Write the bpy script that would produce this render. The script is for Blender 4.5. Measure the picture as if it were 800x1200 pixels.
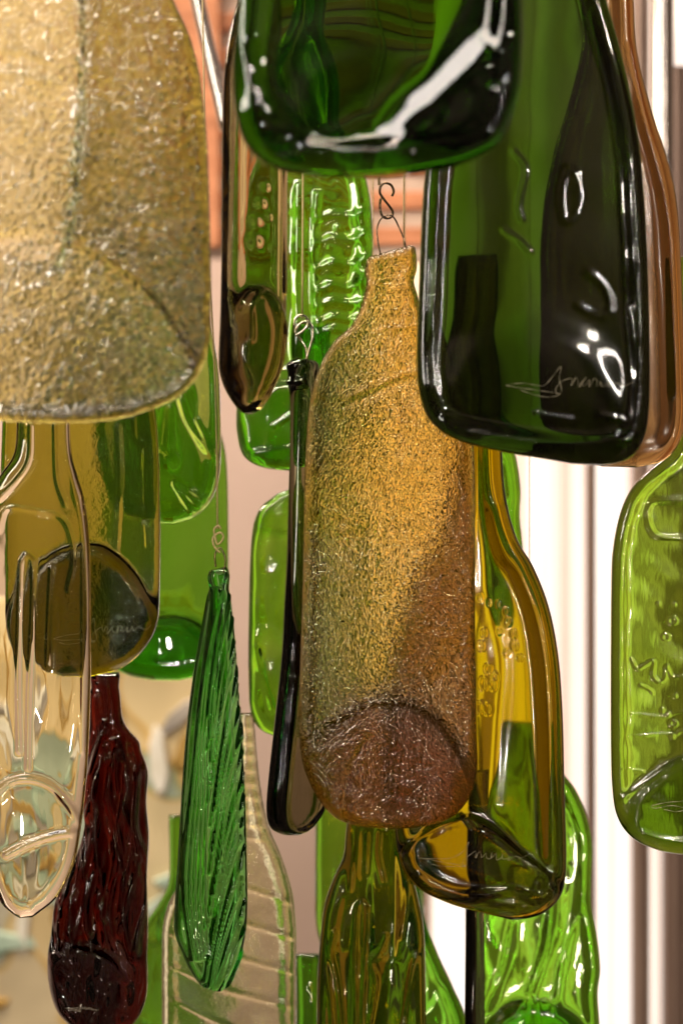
import bpy, math
import numpy as np

SC = bpy.context.scene
for o in list(bpy.data.objects):
    bpy.data.objects.remove(o)
COL = SC.collection
R = math.radians

# ------------------------------------------------------------------ camera
D = 1.2                      # metres from the lens to the bottle in focus
cam_d = bpy.data.cameras.new('camera')
cam = bpy.data.objects.new('camera', cam_d)
COL.objects.link(cam)
cam.location = (0, -D, 0)
cam.rotation_euler = (R(90), 0, 0)
cam_d.sensor_fit = 'VERTICAL'
cam_d.sensor_height = 36
cam_d.lens = 72
cam_d.clip_end = 200
cam_d.clip_start = 0.02
cam_d.dof.use_dof = True
cam_d.dof.focus_distance = D + 0.0
cam_d.dof.aperture_fstop = 5.6
SC.camera = cam

# ------------------------------------------------------------------ view and render settings
SC.view_settings.view_transform = 'Standard'
SC.view_settings.look = 'None'
SC.view_settings.exposure = 0
SC.view_settings.gamma = 1
SC.render.engine = 'CYCLES'
cy = SC.cycles
cy.max_bounces = 24
cy.transmission_bounces = 24
cy.glossy_bounces = 8
cy.diffuse_bounces = 3
cy.transparent_max_bounces = 16
cy.volume_bounces = 0
cy.caustics_reflective = False
cy.caustics_refractive = False
cy.blur_glossy = 0.3
cy.sample_clamp_indirect = 6.0
cy.use_denoising = True

# ------------------------------------------------------------------ world: dim warm shop interior
W = bpy.data.worlds.new('World')
SC.world = W
W.use_nodes = True
nt = W.node_tree
nt.nodes.clear()


def N(nt, kind, **kw):
    n = nt.nodes.new(kind)
    for k, v in kw.items():
        if k == 'ins':
            for a, b in v.items():
                n.inputs[a].default_value = b
        else:
            setattr(n, k, v)
    return n


def L(nt, a, b):
    nt.links.new(a, b)


tc = N(nt, 'ShaderNodeTexCoord')
mp = N(nt, 'ShaderNodeMapping')
mp.inputs['Scale'].default_value = (3.2, 3.2, 0.8)
L(nt, tc.outputs['Generated'], mp.inputs['Vector'])
nz = N(nt, 'ShaderNodeTexNoise', ins={'Scale': 2.2, 'Detail': 2.0, 'Roughness': 0.6})
L(nt, mp.outputs[0], nz.inputs['Vector'])
rp = N(nt, 'ShaderNodeValToRGB')
e = rp.color_ramp.elements
e[0].position = 0.30
e[0].color = (0.020, 0.014, 0.010, 1)
e[1].position = 0.72
e[1].color = (0.95, 0.66, 0.44, 1)
m = e.new(0.55)
m.color = (0.16, 0.105, 0.07, 1)
L(nt, nz.outputs[0], rp.inputs[0])
bg = N(nt, 'ShaderNodeBackground', ins={'Strength': 0.45})
L(nt, rp.outputs[0], bg.inputs['Color'])
wo = N(nt, 'ShaderNodeOutputWorld')
L(nt, bg.outputs[0], wo.inputs[0])


# ------------------------------------------------------------------ lamps
def area(name, loc, target, sx, sy, power, col, spread=180):
    ld = bpy.data.lights.new(name, 'AREA')
    ld.shape = 'RECTANGLE'
    ld.size = sx
    ld.size_y = sy
    ld.energy = power
    ld.color = col
    ld.spread = R(spread)
    o = bpy.data.objects.new(name, ld)
    COL.objects.link(o)
    o.location = loc
    from mathutils import Vector
    o.rotation_euler = (Vector(target) - Vector(loc)).to_track_quat('-Z', 'Y').to_euler()
    return o


area('shop_light_left', (-1.25, -1.45, 0.95), (0, -0.1, 0.1), 0.30, 1.6, 30, (1.0, 0.88, 0.75))
area('shop_window_high', (-0.68, -1.42, 1.53), (0.04, -0.28, 0.2), 0.5, 0.5, 15, (1.0, 0.90, 0.80))
area('shop_light_right', (0.9, -2.2, 0.9), (0, 0, 0), 0.22, 0.04, 5, (1.0, 0.84, 0.68))
area('shop_light_top', (-0.1, -1.1, 1.5), (0, 0.1, 0), 0.6, 0.06, 9, (1.0, 0.82, 0.62))
area('shop_strip_tall', (0.75, -2.4, 0.45), (0, 0, 0), 0.02, 0.35, 2.0, (1.0, 0.90, 0.80))
area('shop_strip_left', (-0.85, -2.3, 0.55), (0, 0, 0), 0.03, 0.3, 2.5, (1.0, 0.88, 0.78))
area('shop_strip_low', (0.1, -2.3, -0.8), (0, 0, 0), 0.3, 0.025, 2.0, (1.0, 0.84, 0.66))
area('wall_light', (-0.5, 0.9, 1.7), (-0.3, 1.7, -0.2), 1.2, 0.2, 50, (1.0, 0.83, 0.69))
for i, (x, y, z) in enumerate([(-0.9, -2.2, 0.9), (0.5, -1.9, 0.5), (0.1, -1.7, 1.2), (-0.35, -2.4, -0.4), (-0.2, -2.3, 0.4), (0.8, -1.8, -0.1)]):
    ld = bpy.data.lights.new('spot_bulb', 'POINT')
    ld.energy = 4
    ld.shadow_soft_size = 0.02
    ld.color = (1.0, 0.88, 0.74)
    o = bpy.data.objects.new('spot_bulb', ld)
    COL.objects.link(o)
    o.location = (x, y, z)


# ------------------------------------------------------------------ helpers
def mpp(Y):
    return 0.5e-3 * (D + Y) / D


def at(px, py, Y):
    k = mpp(Y)
    return ((px - 400) * k, Y, (600 - py) * k)


def tag(o, label=None, cat=None, group=None, kind=None):
    if label:
        o['label'] = label
    if cat:
        o['category'] = cat
    if group:
        o['group'] = group
    if kind:
        o['kind'] = kind
    return o


def empty(name, loc, rz=0):
    o = bpy.data.objects.new(name, None)
    o.empty_display_size = 0.02
    COL.objects.link(o)
    o.location = loc
    o.rotation_euler = (0, 0, rz)
    return o


def mesh_obj(name, verts, faces, mat, parent=None, smooth=True):
    me = bpy.data.meshes.new(name)
    me.from_pydata([tuple(map(float, v)) for v in verts], [], faces)
    me.validate()
    me.update()
    if smooth:
        me.polygons.foreach_set('use_smooth', [True] * len(me.polygons))
    me.materials.append(mat)
    o = bpy.data.objects.new(name, me)
    COL.objects.link(o)
    o.parent = parent
    return o


def fast_mesh(name, V, F, mat, parent):
    """V (n,3) float array, F (m,4) int array"""
    me = bpy.data.meshes.new(name)
    me.vertices.add(len(V))
    me.vertices.foreach_set('co', V.astype(np.float32).ravel())
    me.loops.add(len(F) * 4)
    me.loops.foreach_set('vertex_index', F.astype(np.int32).ravel())
    me.polygons.add(len(F))
    me.polygons.foreach_set('loop_start', np.arange(0, len(F) * 4, 4, dtype=np.int32))
    me.polygons.foreach_set('loop_total', np.full(len(F), 4, dtype=np.int32))
    me.update(calc_edges=True)
    me.validate()
    me.polygons.foreach_set('use_smooth', [True] * len(me.polygons))
    me.materials.append(mat)
    o = bpy.data.objects.new(name, me)
    COL.objects.link(o)
    o.parent = parent
    return o


def catmull(P, n):
    """resample open polyline P (k,d) through Catmull-Rom into n points, even in chord length"""
    P = np.asarray(P, float)
    if len(P) < 3:
        t = np.linspace(0, 1, n)[:, None]
        return P[0] * (1 - t) + P[-1] * t
    Q = np.vstack([2 * P[0] - P[1], P, 2 * P[-1] - P[-2]])
    out = []
    for i in range(len(P) - 1):
        p0, p1, p2, p3 = Q[i:i + 4]
        t = np.linspace(0, 1, 16, endpoint=False)[:, None]
        out.append(0.5 * ((2 * p1) + (p2 - p0) * t + (2 * p0 - 5 * p1 + 4 * p2 - p3) * t ** 2 + (3 * p1 - p0 - 3 * p2 + p3) * t ** 3))
    out = np.vstack(out + [P[-1:]])
    seg = np.r_[0, np.cumsum(np.linalg.norm(np.diff(out, axis=0), axis=1))]
    s = np.linspace(0, seg[-1], n)
    return np.stack([np.interp(s, seg, out[:, k]) for k in range(out.shape[1])], 1)


def poly_dist(X, Y, P):
    """distance of the points to polyline P"""
    best = np.full(X.shape, 1e9)
    for a, b in zip(P[:-1], P[1:]):
        d = b - a
        l2 = max(float(d @ d), 1e-9)
        t = np.clip(((X - a[0]) * d[0] + (Y - a[1]) * d[1]) / l2, 0, 1)
        dx = X - (a[0] + t * d[0])
        dy = Y - (a[1] + t * d[1])
        best = np.minimum(best, dx * dx + dy * dy)
    return np.sqrt(best)


def inside(X, Y, P):
    r = np.zeros(X.shape, bool)
    n = len(P)
    for i in range(n):
        x1, y1 = P[i]
        x2, y2 = P[(i + 1) % n]
        if y1 == y2:
            continue
        c = ((y1 > Y) != (y2 > Y)) & (X < (x2 - x1) * (Y - y1) / (y2 - y1) + x1)
        r ^= c
    return r


def waves(X, Y, wl, seed, n=14, stretch=1.0):
    """smooth irregular height, about -1..1, wavelength wl in px; stretch > 1 draws it out down the bottle"""
    rg = np.random.RandomState(seed)
    s = np.zeros(X.shape)
    for _ in range(n):
        a = rg.uniform(0, math.pi)
        w = wl * rg.uniform(0.6, 1.9)
        s += np.sin((X * math.cos(a) + Y * math.sin(a) / stretch) * 2 * math.pi / w + rg.uniform(0, 6.28))
    return s / math.sqrt(n / 2) * 0.6


def tube(name, pts, rad, mat, parent=None, closed=False, seg=8, samples=None, raw=False):
    P = np.asarray(pts, float)
    if not raw:
        P = catmull(P, samples or max(8, len(P) * 7))
    n = len(P)
    V, F = [], []
    T = np.gradient(P, axis=0)
    T /= np.linalg.norm(T, axis=1)[:, None] + 1e-12
    up = np.array([0.13, -0.97, 0.2])
    for i in range(n):
        a = np.cross(T[i], up)
        if np.linalg.norm(a) < 1e-3:
            a = np.cross(T[i], [1, 0, 0])
        a /= np.linalg.norm(a)
        b = np.cross(T[i], a)
        r = rad[i] if hasattr(rad, '__len__') else rad
        for k in range(seg):
            t = 2 * math.pi * k / seg
            V.append(P[i] + r * (math.cos(t) * a + math.sin(t) * b))
    for i in range(n - 1):
        for k in range(seg):
            F.append((i * seg + k, i * seg + (k + 1) % seg, (i + 1) * seg + (k + 1) % seg, (i + 1) * seg + k))
    F.append(tuple(range(seg))[::-1])
    F.append(tuple((n - 1) * seg + k for k in range(seg)))
    return mesh_obj(name, V, F, mat, parent)


# ------------------------------------------------------------------ materials
def glass(name, T10, rough=0.0, grain=None, speck=None, long_=None, veil=None, ior=1.5, sparkle=None, sag=0.0003, coat=0.0):
    """T10: colour of light that has crossed 10 mm of the glass.
    grain (scale, dist, strength): sandy surface; long_: drawn-out streaks; veil (colour, amount): frosted skin"""
    m = bpy.data.materials.new(name)
    m.use_nodes = True
    nt = m.node_tree
    nt.nodes.clear()
    out = N(nt, 'ShaderNodeOutputMaterial')
    p = N(nt, 'ShaderNodeBsdfPrincipled')
    p.inputs['Base Color'].default_value = (1, 1, 1, 1)
    p.inputs['Transmission Weight'].default_value = 1
    p.inputs['IOR'].default_value = ior
    p.inputs['Roughness'].default_value = rough
    p.inputs['Coat Weight'].default_value = coat
    p.inputs['Coat Roughness'].default_value = 0.0
    sig = [-math.log(max(c, 1e-3)) / 0.010 for c in T10]
    dm = max(sig)
    va = N(nt, 'ShaderNodeVolumeAbsorption')
    va.inputs['Color'].default_value = tuple(1 - s / dm for s in sig) + (1,)
    va.inputs['Density'].default_value = dm
    L(nt, va.outputs[0], out.inputs['Volume'])
    co = N(nt, 'ShaderNodeTexCoord')
    last = None

    def bump(h, strength, dist):
        nonlocal last
        b = N(nt, 'ShaderNodeBump')
        b.inputs['Strength'].default_value = strength
        b.inputs['Distance'].default_value = dist
        L(nt, h, b.inputs['Height'])
        if last:
            L(nt, last, b.inputs['Normal'])
        last = b.outputs[0]
    # every hand-made piece has faint sag and drawn lines
    mp = N(nt, 'ShaderNodeMapping')
    mp.inputs['Scale'].default_value = (1, 1, 0.35)
    L(nt, co.outputs['Object'], mp.inputs[0])
    n0 = N(nt, 'ShaderNodeTexNoise', ins={'Scale': 90.0, 'Detail': 2.0, 'Roughness': 0.5})
    L(nt, mp.outputs[0], n0.inputs['Vector'])
    bump(n0.outputs[0], 0.5, sag)
    if long_:
        mp = N(nt, 'ShaderNodeMapping')
        mp.inputs['Scale'].default_value = (1, 1, long_[3] if len(long_) > 3 else 0.12)
        L(nt, co.outputs['Object'], mp.inputs[0])
        n1 = N(nt, 'ShaderNodeTexNoise', ins={'Scale': long_[0], 'Detail': 1.5, 'Distortion': 0.6})
        L(nt, mp.outputs[0], n1.inputs['Vector'])
        bump(n1.outputs[0], long_[2], long_[1])
    if grain:
        n2 = N(nt, 'ShaderNodeTexNoise', ins={'Scale': grain[0], 'Detail': 3.0, 'Roughness': 0.6, 'Distortion': 0.3})
        L(nt, co.outputs['Object'], n2.inputs['Vector'])
        bump(n2.outputs[0], grain[2], grain[1])
    if speck:
        v = N(nt, 'ShaderNodeTexVoronoi', ins={'Scale': speck[0]})
        dn = N(nt, 'ShaderNodeTexNoise', ins={'Scale': speck[0] * 0.4, 'Detail': 1.0})
        L(nt, co.outputs['Object'], dn.inputs['Vector'])
        dv = N(nt, 'ShaderNodeVectorMath', operation='MULTIPLY_ADD')
        dv.inputs[1].default_value = (1.6 / speck[0],) * 3
        L(nt, dn.outputs['Color'], dv.inputs[0])
        L(nt, co.outputs['Object'], dv.inputs[2])
        L(nt, dv.outputs[0], v.inputs['Vector'])
        sq = N(nt, 'ShaderNodeMath', operation='POWER', ins={1: 2.0})
        L(nt, v.outputs['Distance'], sq.inputs[0])
        ng = N(nt, 'ShaderNodeMath', operation='MULTIPLY', ins={1: -1.0})
        L(nt, sq.outputs[0], ng.inputs[0])
        bump(ng.outputs[0], speck[2], speck[1])
    if last:
        L(nt, last, p.inputs['Normal'])
    surf = p.outputs[0]
    if veil:
        d = N(nt, 'ShaderNodeBsdfDiffuse')
        d.inputs['Color'].default_value = tuple(veil[0]) + (1,)
        t = N(nt, 'ShaderNodeBsdfTranslucent')
        t.inputs['Color'].default_value = tuple(veil[0]) + (1,)
        L(nt, last, d.inputs['Normal'])
        L(nt, last, t.inputs['Normal'])
        a = N(nt, 'ShaderNodeMixShader')
        a.inputs[0].default_value = 0.5
        L(nt, d.outputs[0], a.inputs[1])
        L(nt, t.outputs[0], a.inputs[2])
        g = N(nt, 'ShaderNodeMixShader')
        g.inputs[0].default_value = veil[1]
        if len(veil) > 2:
            vn = N(nt, 'ShaderNodeTexNoise', ins={'Scale': veil[2], 'Detail': 5.0, 'Roughness': 0.7})
            L(nt, co.outputs['Object'], vn.inputs['Vector'])
            mr = N(nt, 'ShaderNodeMapRange', ins={'From Min': 0.35, 'From Max': 0.7, 'To Min': veil[1] * 0.25, 'To Max': veil[1] * 1.7})
            L(nt, vn.outputs[0], mr.inputs[0])
            L(nt, mr.outputs[0], g.inputs[0])
        L(nt, surf, g.inputs[1])
        L(nt, a.outputs[0], g.inputs[2])
        surf = g.outputs[0]
    if sparkle:       # silver flecks painted in for the sparkle of light on rough glass
        gg = N(nt, 'ShaderNodeBsdfAnisotropic')
        gg.inputs['Color'].default_value = tuple(sparkle[0]) + (1,)
        gg.inputs['Roughness'].default_value = sparkle[2]
        if last:
            L(nt, last, gg.inputs['Normal'])
        g = N(nt, 'ShaderNodeMixShader')
        g.inputs[0].default_value = sparkle[1]
        fn = N(nt, 'ShaderNodeTexNoise', ins={'Scale': sparkle[3], 'Detail': 2.0, 'Roughness': 0.6})
        L(nt, co.outputs['Object'], fn.inputs['Vector'])
        big = N(nt, 'ShaderNodeTexNoise', ins={'Scale': 14.0, 'Detail': 2.0})
        L(nt, co.outputs['Object'], big.inputs['Vector'])
        ad = N(nt, 'ShaderNodeMath', operation='MULTIPLY_ADD', ins={1: 0.35})
        L(nt, big.outputs[0], ad.inputs[0])
        L(nt, fn.outputs[0], ad.inputs[2])
        fr = N(nt, 'ShaderNodeMapRange', ins={'From Min': sparkle[4], 'From Max': sparkle[4] + 0.05, 'To Min': 0.0, 'To Max': sparkle[1]})
        L(nt, ad.outputs[0], fr.inputs[0])
        L(nt, fr.outputs[0], g.inputs[0])
        L(nt, surf, g.inputs[1])
        L(nt, gg.outputs[0], g.inputs[2])
        surf = g.outputs[0]
    L(nt, surf, out.inputs['Surface'])
    return m


def plain(name, col, rough=0.6, metal=0.0, noise=None, emit=None, bump=None, scale=(1, 1, 1)):
    m = bpy.data.materials.new(name)
    m.use_nodes = True
    nt = m.node_tree
    p = nt.nodes['Principled BSDF']
    p.inputs['Base Color'].default_value = tuple(col) + (1,)
    p.inputs['Roughness'].default_value = rough
    p.inputs['Metallic'].default_value = metal
    co = N(nt, 'ShaderNodeTexCoord')
    mp = N(nt, 'ShaderNodeMapping')
    mp.inputs['Scale'].default_value = scale
    L(nt, co.outputs['Object'], mp.inputs[0])
    if noise:
        n = N(nt, 'ShaderNodeTexNoise', ins={'Scale': noise[0], 'Detail': 4.0})
        L(nt, mp.outputs[0], n.inputs['Vector'])
        r = N(nt, 'ShaderNodeValToRGB')
        r.color_ramp.elements[0].color = tuple(noise[1]) + (1,)
        r.color_ramp.elements[0].position = 0.35
        r.color_ramp.elements[1].color = tuple(noise[2]) + (1,)
        r.color_ramp.elements[1].position = 0.65
        L(nt, n.outputs[0], r.inputs[0])
        L(nt, r.outputs[0], p.inputs['Base Color'])
    if bump:
        n = N(nt, 'ShaderNodeTexNoise', ins={'Scale': bump[0], 'Detail': 3.0})
        L(nt, mp.outputs[0], n.inputs['Vector'])
        b = N(nt, 'ShaderNodeBump')
        b.inputs['Distance'].default_value = bump[1]
        L(nt, n.outputs[0], b.inputs['Height'])
        L(nt, b.outputs[0], p.inputs['Normal'])
    if emit:
        mp2 = N(nt, 'ShaderNodeMapping')
        mp2.inputs['Scale'].default_value = (60, 60, 0.8)
        L(nt, co.outputs['Object'], mp2.inputs[0])
        en = N(nt, 'ShaderNodeTexNoise', ins={'Scale': 1.0, 'Detail': 2.0})
        L(nt, mp2.outputs[0], en.inputs['Vector'])
        er = N(nt, 'ShaderNodeValToRGB')
        er.color_ramp.elements[0].color = (emit[0][0] * 0.86, emit[0][1] * 0.70, emit[0][2] * 0.62, 1)
        er.color_ramp.elements[0].position = 0.38
        er.color_ramp.elements[1].color = tuple(emit[0]) + (1,)
        er.color_ramp.elements[1].position = 0.56
        L(nt, en.outputs[0], er.inputs[0])
        L(nt, er.outputs[0], p.inputs['Emission Color'])
        p.inputs['Emission Strength'].default_value = emit[1]
    return m


M = {
    'wall': plain('painted plaster', (0.46, 0.36, 0.32), 0.85, noise=(1.5, (0.48, 0.36, 0.30), (0.56, 0.43, 0.37)), bump=(60, 0.001)),
    'orange': plain('terracotta wood', (0.45, 0.17, 0.07), 0.6, noise=(14, (0.36, 0.13, 0.05), (0.55, 0.22, 0.10)), scale=(1, 1, 4)),
    'pale': plain('pale lime mortar', (0.62, 0.48, 0.38), 0.8, noise=(20, (0.55, 0.42, 0.33), (0.68, 0.54, 0.44))),
    'post': plain('brown anodised post', (0.24, 0.16, 0.12), 0.35, metal=0.3, noise=(8, (0.20, 0.13, 0.10), (0.36, 0.25, 0.20)), scale=(6, 6, 0.4)),
    'steel': plain('brushed steel', (0.62, 0.56, 0.52), 0.22, metal=1.0, noise=(30, (0.45, 0.40, 0.38), (0.75, 0.70, 0.66)), scale=(1, 1, 0.05)),
    'hook': plain('dark bent wire', (0.20, 0.14, 0.09), 0.25, metal=1.0, noise=(300, (0.14, 0.09, 0.06), (0.35, 0.26, 0.17))),
    'bright_wire': plain('bright steel wire', (0.80, 0.74, 0.64), 0.15, metal=1.0, noise=(300, (0.7, 0.62, 0.5), (0.9, 0.86, 0.78))),
    'cord': plain('golden nylon cord', (0.62, 0.46, 0.22), 0.35, noise=(900, (0.50, 0.36, 0.16), (0.75, 0.58, 0.30))),
    'scratch': plain('engraved scratch', (0.55, 0.48, 0.34), 0.4, noise=(900, (0.40, 0.34, 0.22), (0.70, 0.62, 0.46))),
    'tube_glow': plain('glowing tube', (0.6, 0.55, 0.5), 0.5, emit=((1.0, 0.92, 0.86), 1.05), noise=(5, (0.55, 0.5, 0.45), (0.6, 0.55, 0.5))),  # emission stands for the strong backlight on the tubes
    'helper_dim': plain('dim warm helper tube', (0.6, 0.5, 0.4), 0.5, emit=((1.0, 0.78, 0.46), 0.5), noise=(5, (0.55, 0.45, 0.35), (0.6, 0.5, 0.4))),
    'helper_warm': plain('warm helper tube', (0.6, 0.5, 0.4), 0.5, emit=((1.0, 0.74, 0.44), 1.5), noise=(5, (0.55, 0.45, 0.35), (0.6, 0.5, 0.4))),
    'tube_pink': plain('pinkish glowing tube', (0.6, 0.5, 0.45), 0.5, emit=((1.0, 0.80, 0.70), 0.72), noise=(5, (0.55, 0.45, 0.4), (0.6, 0.5, 0.45))),
}

# ------------------------------------------------------------------ bottle builder
SIGN = [  # a scrawled surname; unit box about 10 wide, y up; None lifts the tool
    (0.3, 0.5), (1.6, 0.25), (3.2, 0.2), (4.2, 0.4), (3.0, 0.55), (1.2, 0.75), (-0.6, 0.9), (-0.9, 1.1), (0.8, 1.15), (2.6, 1.2), (3.6, 1.9), (4.3, 3.0),
    (4.2, 1.9), (4.35, 0.6), (4.0, 0.2), (3.9, 0.9), (4.4, 1.5), (5.1, 1.9), (5.2, 1.2), (5.5, 1.9), (5.9, 1.8), (5.9, 1.2), (6.2, 1.5), (6.45, 2.0), (6.3, 1.3),
    (6.7, 1.3), (7.0, 1.9), (6.9, 1.2), (7.3, 1.8), (7.5, 1.7), (7.5, 1.2), (7.9, 1.4), (8.1, 1.8), (8.1, 1.2), (8.6, 1.35), (8.8, 1.7), (8.8, 1.2), (9.4, 1.5), (10.2, 1.35), (10.9, 1.6)]


def bottle(name, label, rows, Y, T, mat, edge=None, feats=(), wavy=(0.25, 45, 1), back_wavy=0.4, step=2.5, turn=0.0,
           rim=0.0, bow=0.0, sign=None, sign_r=0.00011, seed=1, cat='glass bottle', group=None, pe=2.0, tilt=0.0):
    k = mpp(Y)
    rows = np.asarray(rows, float)
    T = T * 1e-3
    Tp = T / k
    edge = (edge * 1e-3 / k) if edge else Tp * 0.5
    if turn:
        edge *= math.cos(R(turn)) * 0.8
    # rows -> dense rows, closer together near both ends
    n_dense = 600
    C = catmull(rows, n_dense)
    mid = np.abs(C[:, 0:2] + C[:, 2:4]) * 0
    cen = (C[:, 0:2] + C[:, 2:4]) / 2
    lsum = np.r_[0, np.cumsum(0.5 * (np.linalg.norm(np.diff(C[:, :2], axis=0), axis=1) + np.linalg.norm(np.diff(C[:, 2:], axis=0), axis=1)))]
    length = lsum[-1]
    ni = int(length / step) + 12
    t = np.linspace(0, 1, ni)
    e = 0.5 - 0.5 * np.cos(math.pi * t)
    lam = min(0.5, 40.0 / ni + 0.08)
    s = (t * (1 - lam) + e * lam) * length
    Lx = np.interp(s, lsum, C[:, 0]); Ly = np.interp(s, lsum, C[:, 1])
    Rx = np.interp(s, lsum, C[:, 2]); Ry = np.interp(s, lsum, C[:, 3])
    wmax = float(np.max(np.hypot(C[:, 2] - C[:, 0], C[:, 3] - C[:, 1])))
    stretch = 1.0 / math.cos(R(turn))
    nj = int(wmax * (1 + 0.3 * (stretch - 1)) / step) + 14
    u = np.linspace(0, 1, nj)
    ue = 0.5 - 0.5 * np.cos(math.pi * u)
    lam = 0.45
    u = u * (1 - lam) + ue * lam
    X = Lx[:, None] * (1 - u) + Rx[:, None] * u
    Z = Ly[:, None] * (1 - u) + Ry[:, None] * u      # pixel y, downwards
    outline = np.vstack([np.stack([Lx, Ly], 1), np.stack([Rx, Ry], 1)[::-1], [[Lx[0], Ly[0]]]])
    keep = np.r_[True, np.linalg.norm(np.diff(outline, axis=0), axis=1) > 0.3]
    outline = outline[keep]
    if len(outline) > 420:
        outline = outline[::max(1, len(outline) // 320)]
        outline = np.vstack([outline, outline[:1]])
    d = poly_dist(X, Z, outline)
    d[0, :] = d[-1, :] = 0
    d[:, 0] = d[:, -1] = 0
    q = np.clip(d / edge, 0, 1)
    prof = np.clip(1 - (1 - q) ** pe, 0, 1) ** (1 / pe)
    hf = np.ones_like(X) * Tp / 2
    hb = np.ones_like(X) * Tp / 2
    if rim:
        g = np.exp(-((d - edge * 1.3) / (edge * 0.9)) ** 2) * rim * 1e-3 / k
        hf += g
        hb += g * 0.3
    if wavy:
        hf += waves(X, Z, wavy[1], seed, stretch=wavy[2]) * wavy[0] * 1e-3 / k
        hb += waves(X, Z, wavy[1] * 0.8, seed + 77, stretch=wavy[2]) * wavy[0] * back_wavy * 1e-3 / k
    for f in feats:
        if f[0] == 'ridge':
            P = catmull(f[1], max(12, len(f[1]) * 5))
            g = f[2] * 1e-3 / k * np.exp(-(poly_dist(X, Z, P) / f[3]) ** 2)
            hf += g
            if len(f) > 4:
                hb += g * f[4]
        elif f[0] == 'region':
            P = catmull(list(f[1]) + [f[1][0]], len(f[1]) * 6)
            dd = poly_dist(X, Z, P)
            sd = np.where(inside(X, Z, P), dd, -dd)
            g = f[2] * 1e-3 / k * (1 / (1 + np.exp(-sd / f[3])))
            hf += g
            if len(f) > 4:
                hb += g * f[4]
        elif f[0] == 'dots':
            for (x, z, r, a) in f[1]:
                hf += a * 1e-3 / k * np.exp(-((X - x) ** 2 + (Z - z) ** 2) / (r * r))
        elif f[0] == 'flutes':      # f[1] lines of (x, y) pairs fan out; many narrow ridges
            for P in f[1]:
                Pc = catmull(P, 14)
                hf += f[2] * 1e-3 / k * np.exp(-(poly_dist(X, Z, Pc) / f[3]) ** 2)
        elif f[0] == 'slope':        # surface leaning: mm per 100 px in x and y
            cx0, cz0 = f[1]
            hf += ((X - cx0) * f[2] + (Z - cz0) * f[3]) * 1e-5 / k
    lim = Tp * 0.12
    hf = np.maximum(hf, lim) * prof
    hb = np.maximum(hb, lim) * prof
    uu = (u - 0.5)[None, :] * 2
    bend = (bow * 1e-3 / k) * (uu ** 2) * np.minimum(1, (np.hypot(Rx - Lx, Ry - Ly) / wmax))[:, None]
    cx = float((rows[:, 0].mean() + rows[:, 2].mean()) / 2)
    zb = float(max(rows[-1, 1], rows[-1, 3]))
    loc = at(cx, zb, Y)
    wx = (X - cx)
    if turn:
        Tn = Tp * abs(math.sin(R(turn))) * 0.15
        wl = np.abs(X - (Lx + Rx)[:, None] / 2)
        hw = ((Rx - Lx) / 2)[:, None]
        body_hw = np.maximum(hw - Tn * 0.5, hw * 0.35)
        mx = ((Lx + Rx) / 2)[:, None]
        wx = (mx - cx) + (X - mx) / np.maximum(hw, 1e-6) * body_hw * stretch
    VF = np.stack([wx * k, (-hf + bend) * k, (zb - Z) * k], -1)
    VB = np.stack([wx * k, (hb + bend) * k, (zb - Z) * k], -1)
    nI, nJ = X.shape
    idF = np.arange(nI * nJ).reshape(nI, nJ)
    idB = idF.copy()
    inner = np.zeros((nI, nJ), bool)
    inner[1:-1, 1:-1] = True
    idB[inner] = nI * nJ + np.arange(inner.sum())
    V = np.vstack([VF.reshape(-1, 3), VB[inner]])
    f1 = np.stack([idF[:-1, :-1], idF[1:, :-1], idF[1:, 1:], idF[:-1, 1:]], -1).reshape(-1, 4)
    f2 = np.stack([idB[:-1, :-1], idB[:-1, 1:], idB[1:, 1:], idB[1:, :-1]], -1).reshape(-1, 4)
    root = empty(name, loc, R(turn))
    if tilt:
        root.rotation_euler[0] = R(tilt)
    tag(root, label, cat, group)
    body = fast_mesh('body', V, np.vstack([f1, f2]), mat, root)
    if sign:
        sx, sy, sw, ang = sign[:4]
        P = np.array(SIGN)
        if len(sign) > 4:
            P = P[:sign[4]]
        P = P + np.random.RandomState(seed).uniform(-0.16, 0.16, P.shape)
        a = R(ang)
        un = sw / 10.5
        px = sx + un * (P[:, 0] * math.cos(a) + P[:, 1] * math.sin(a))
        pz = sy + un * (P[:, 0] * math.sin(a) - P[:, 1] * math.cos(a))
        Pc = catmull(np.stack([px, pz], 1), len(P) * 6)
        pts = []
        for x, z in Pc:
            j = int(np.argmin((X - x) ** 2 + (Z - z) ** 2))
            v = VF.reshape(-1, 3)[j]
            pts.append(((x - cx) * k, v[1] - sign_r * 0.3, (zb - z) * k))
        pts = np.array(pts)
        pts[:, 1] = np.convolve(np.pad(pts[:, 1], 3, 'edge'), np.ones(7) / 7, 'valid')
        rr = sign_r * (0.75 + 0.35 * np.sin(np.arange(len(pts)) * 0.55))
        tube('signature', pts, rr, M['scratch'], body, seg=6, raw=True)
    root['_loc'] = loc
    return root


def child_tube(root, name, pxpts, rad, mat, Y=None, samples=None):
    """wire traced in pixels, at depths given as third value relative to the bottle; parented and local to the root"""
    Y = root.location.y if Y is None else Y
    pts = [np.array(at(p[0], p[1], Y + (p[2] if len(p) > 2 else 0))) - np.array(root.location) for p in pxpts]
    a = -root.rotation_euler[2]
    if a:
        pts = [np.array((p[0] * math.cos(a) - p[1] * math.sin(a), p[0] * math.sin(a) + p[1] * math.cos(a), p[2])) for p in pts]
    return tube(name, pts, rad, mat, root, samples=samples)


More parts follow.
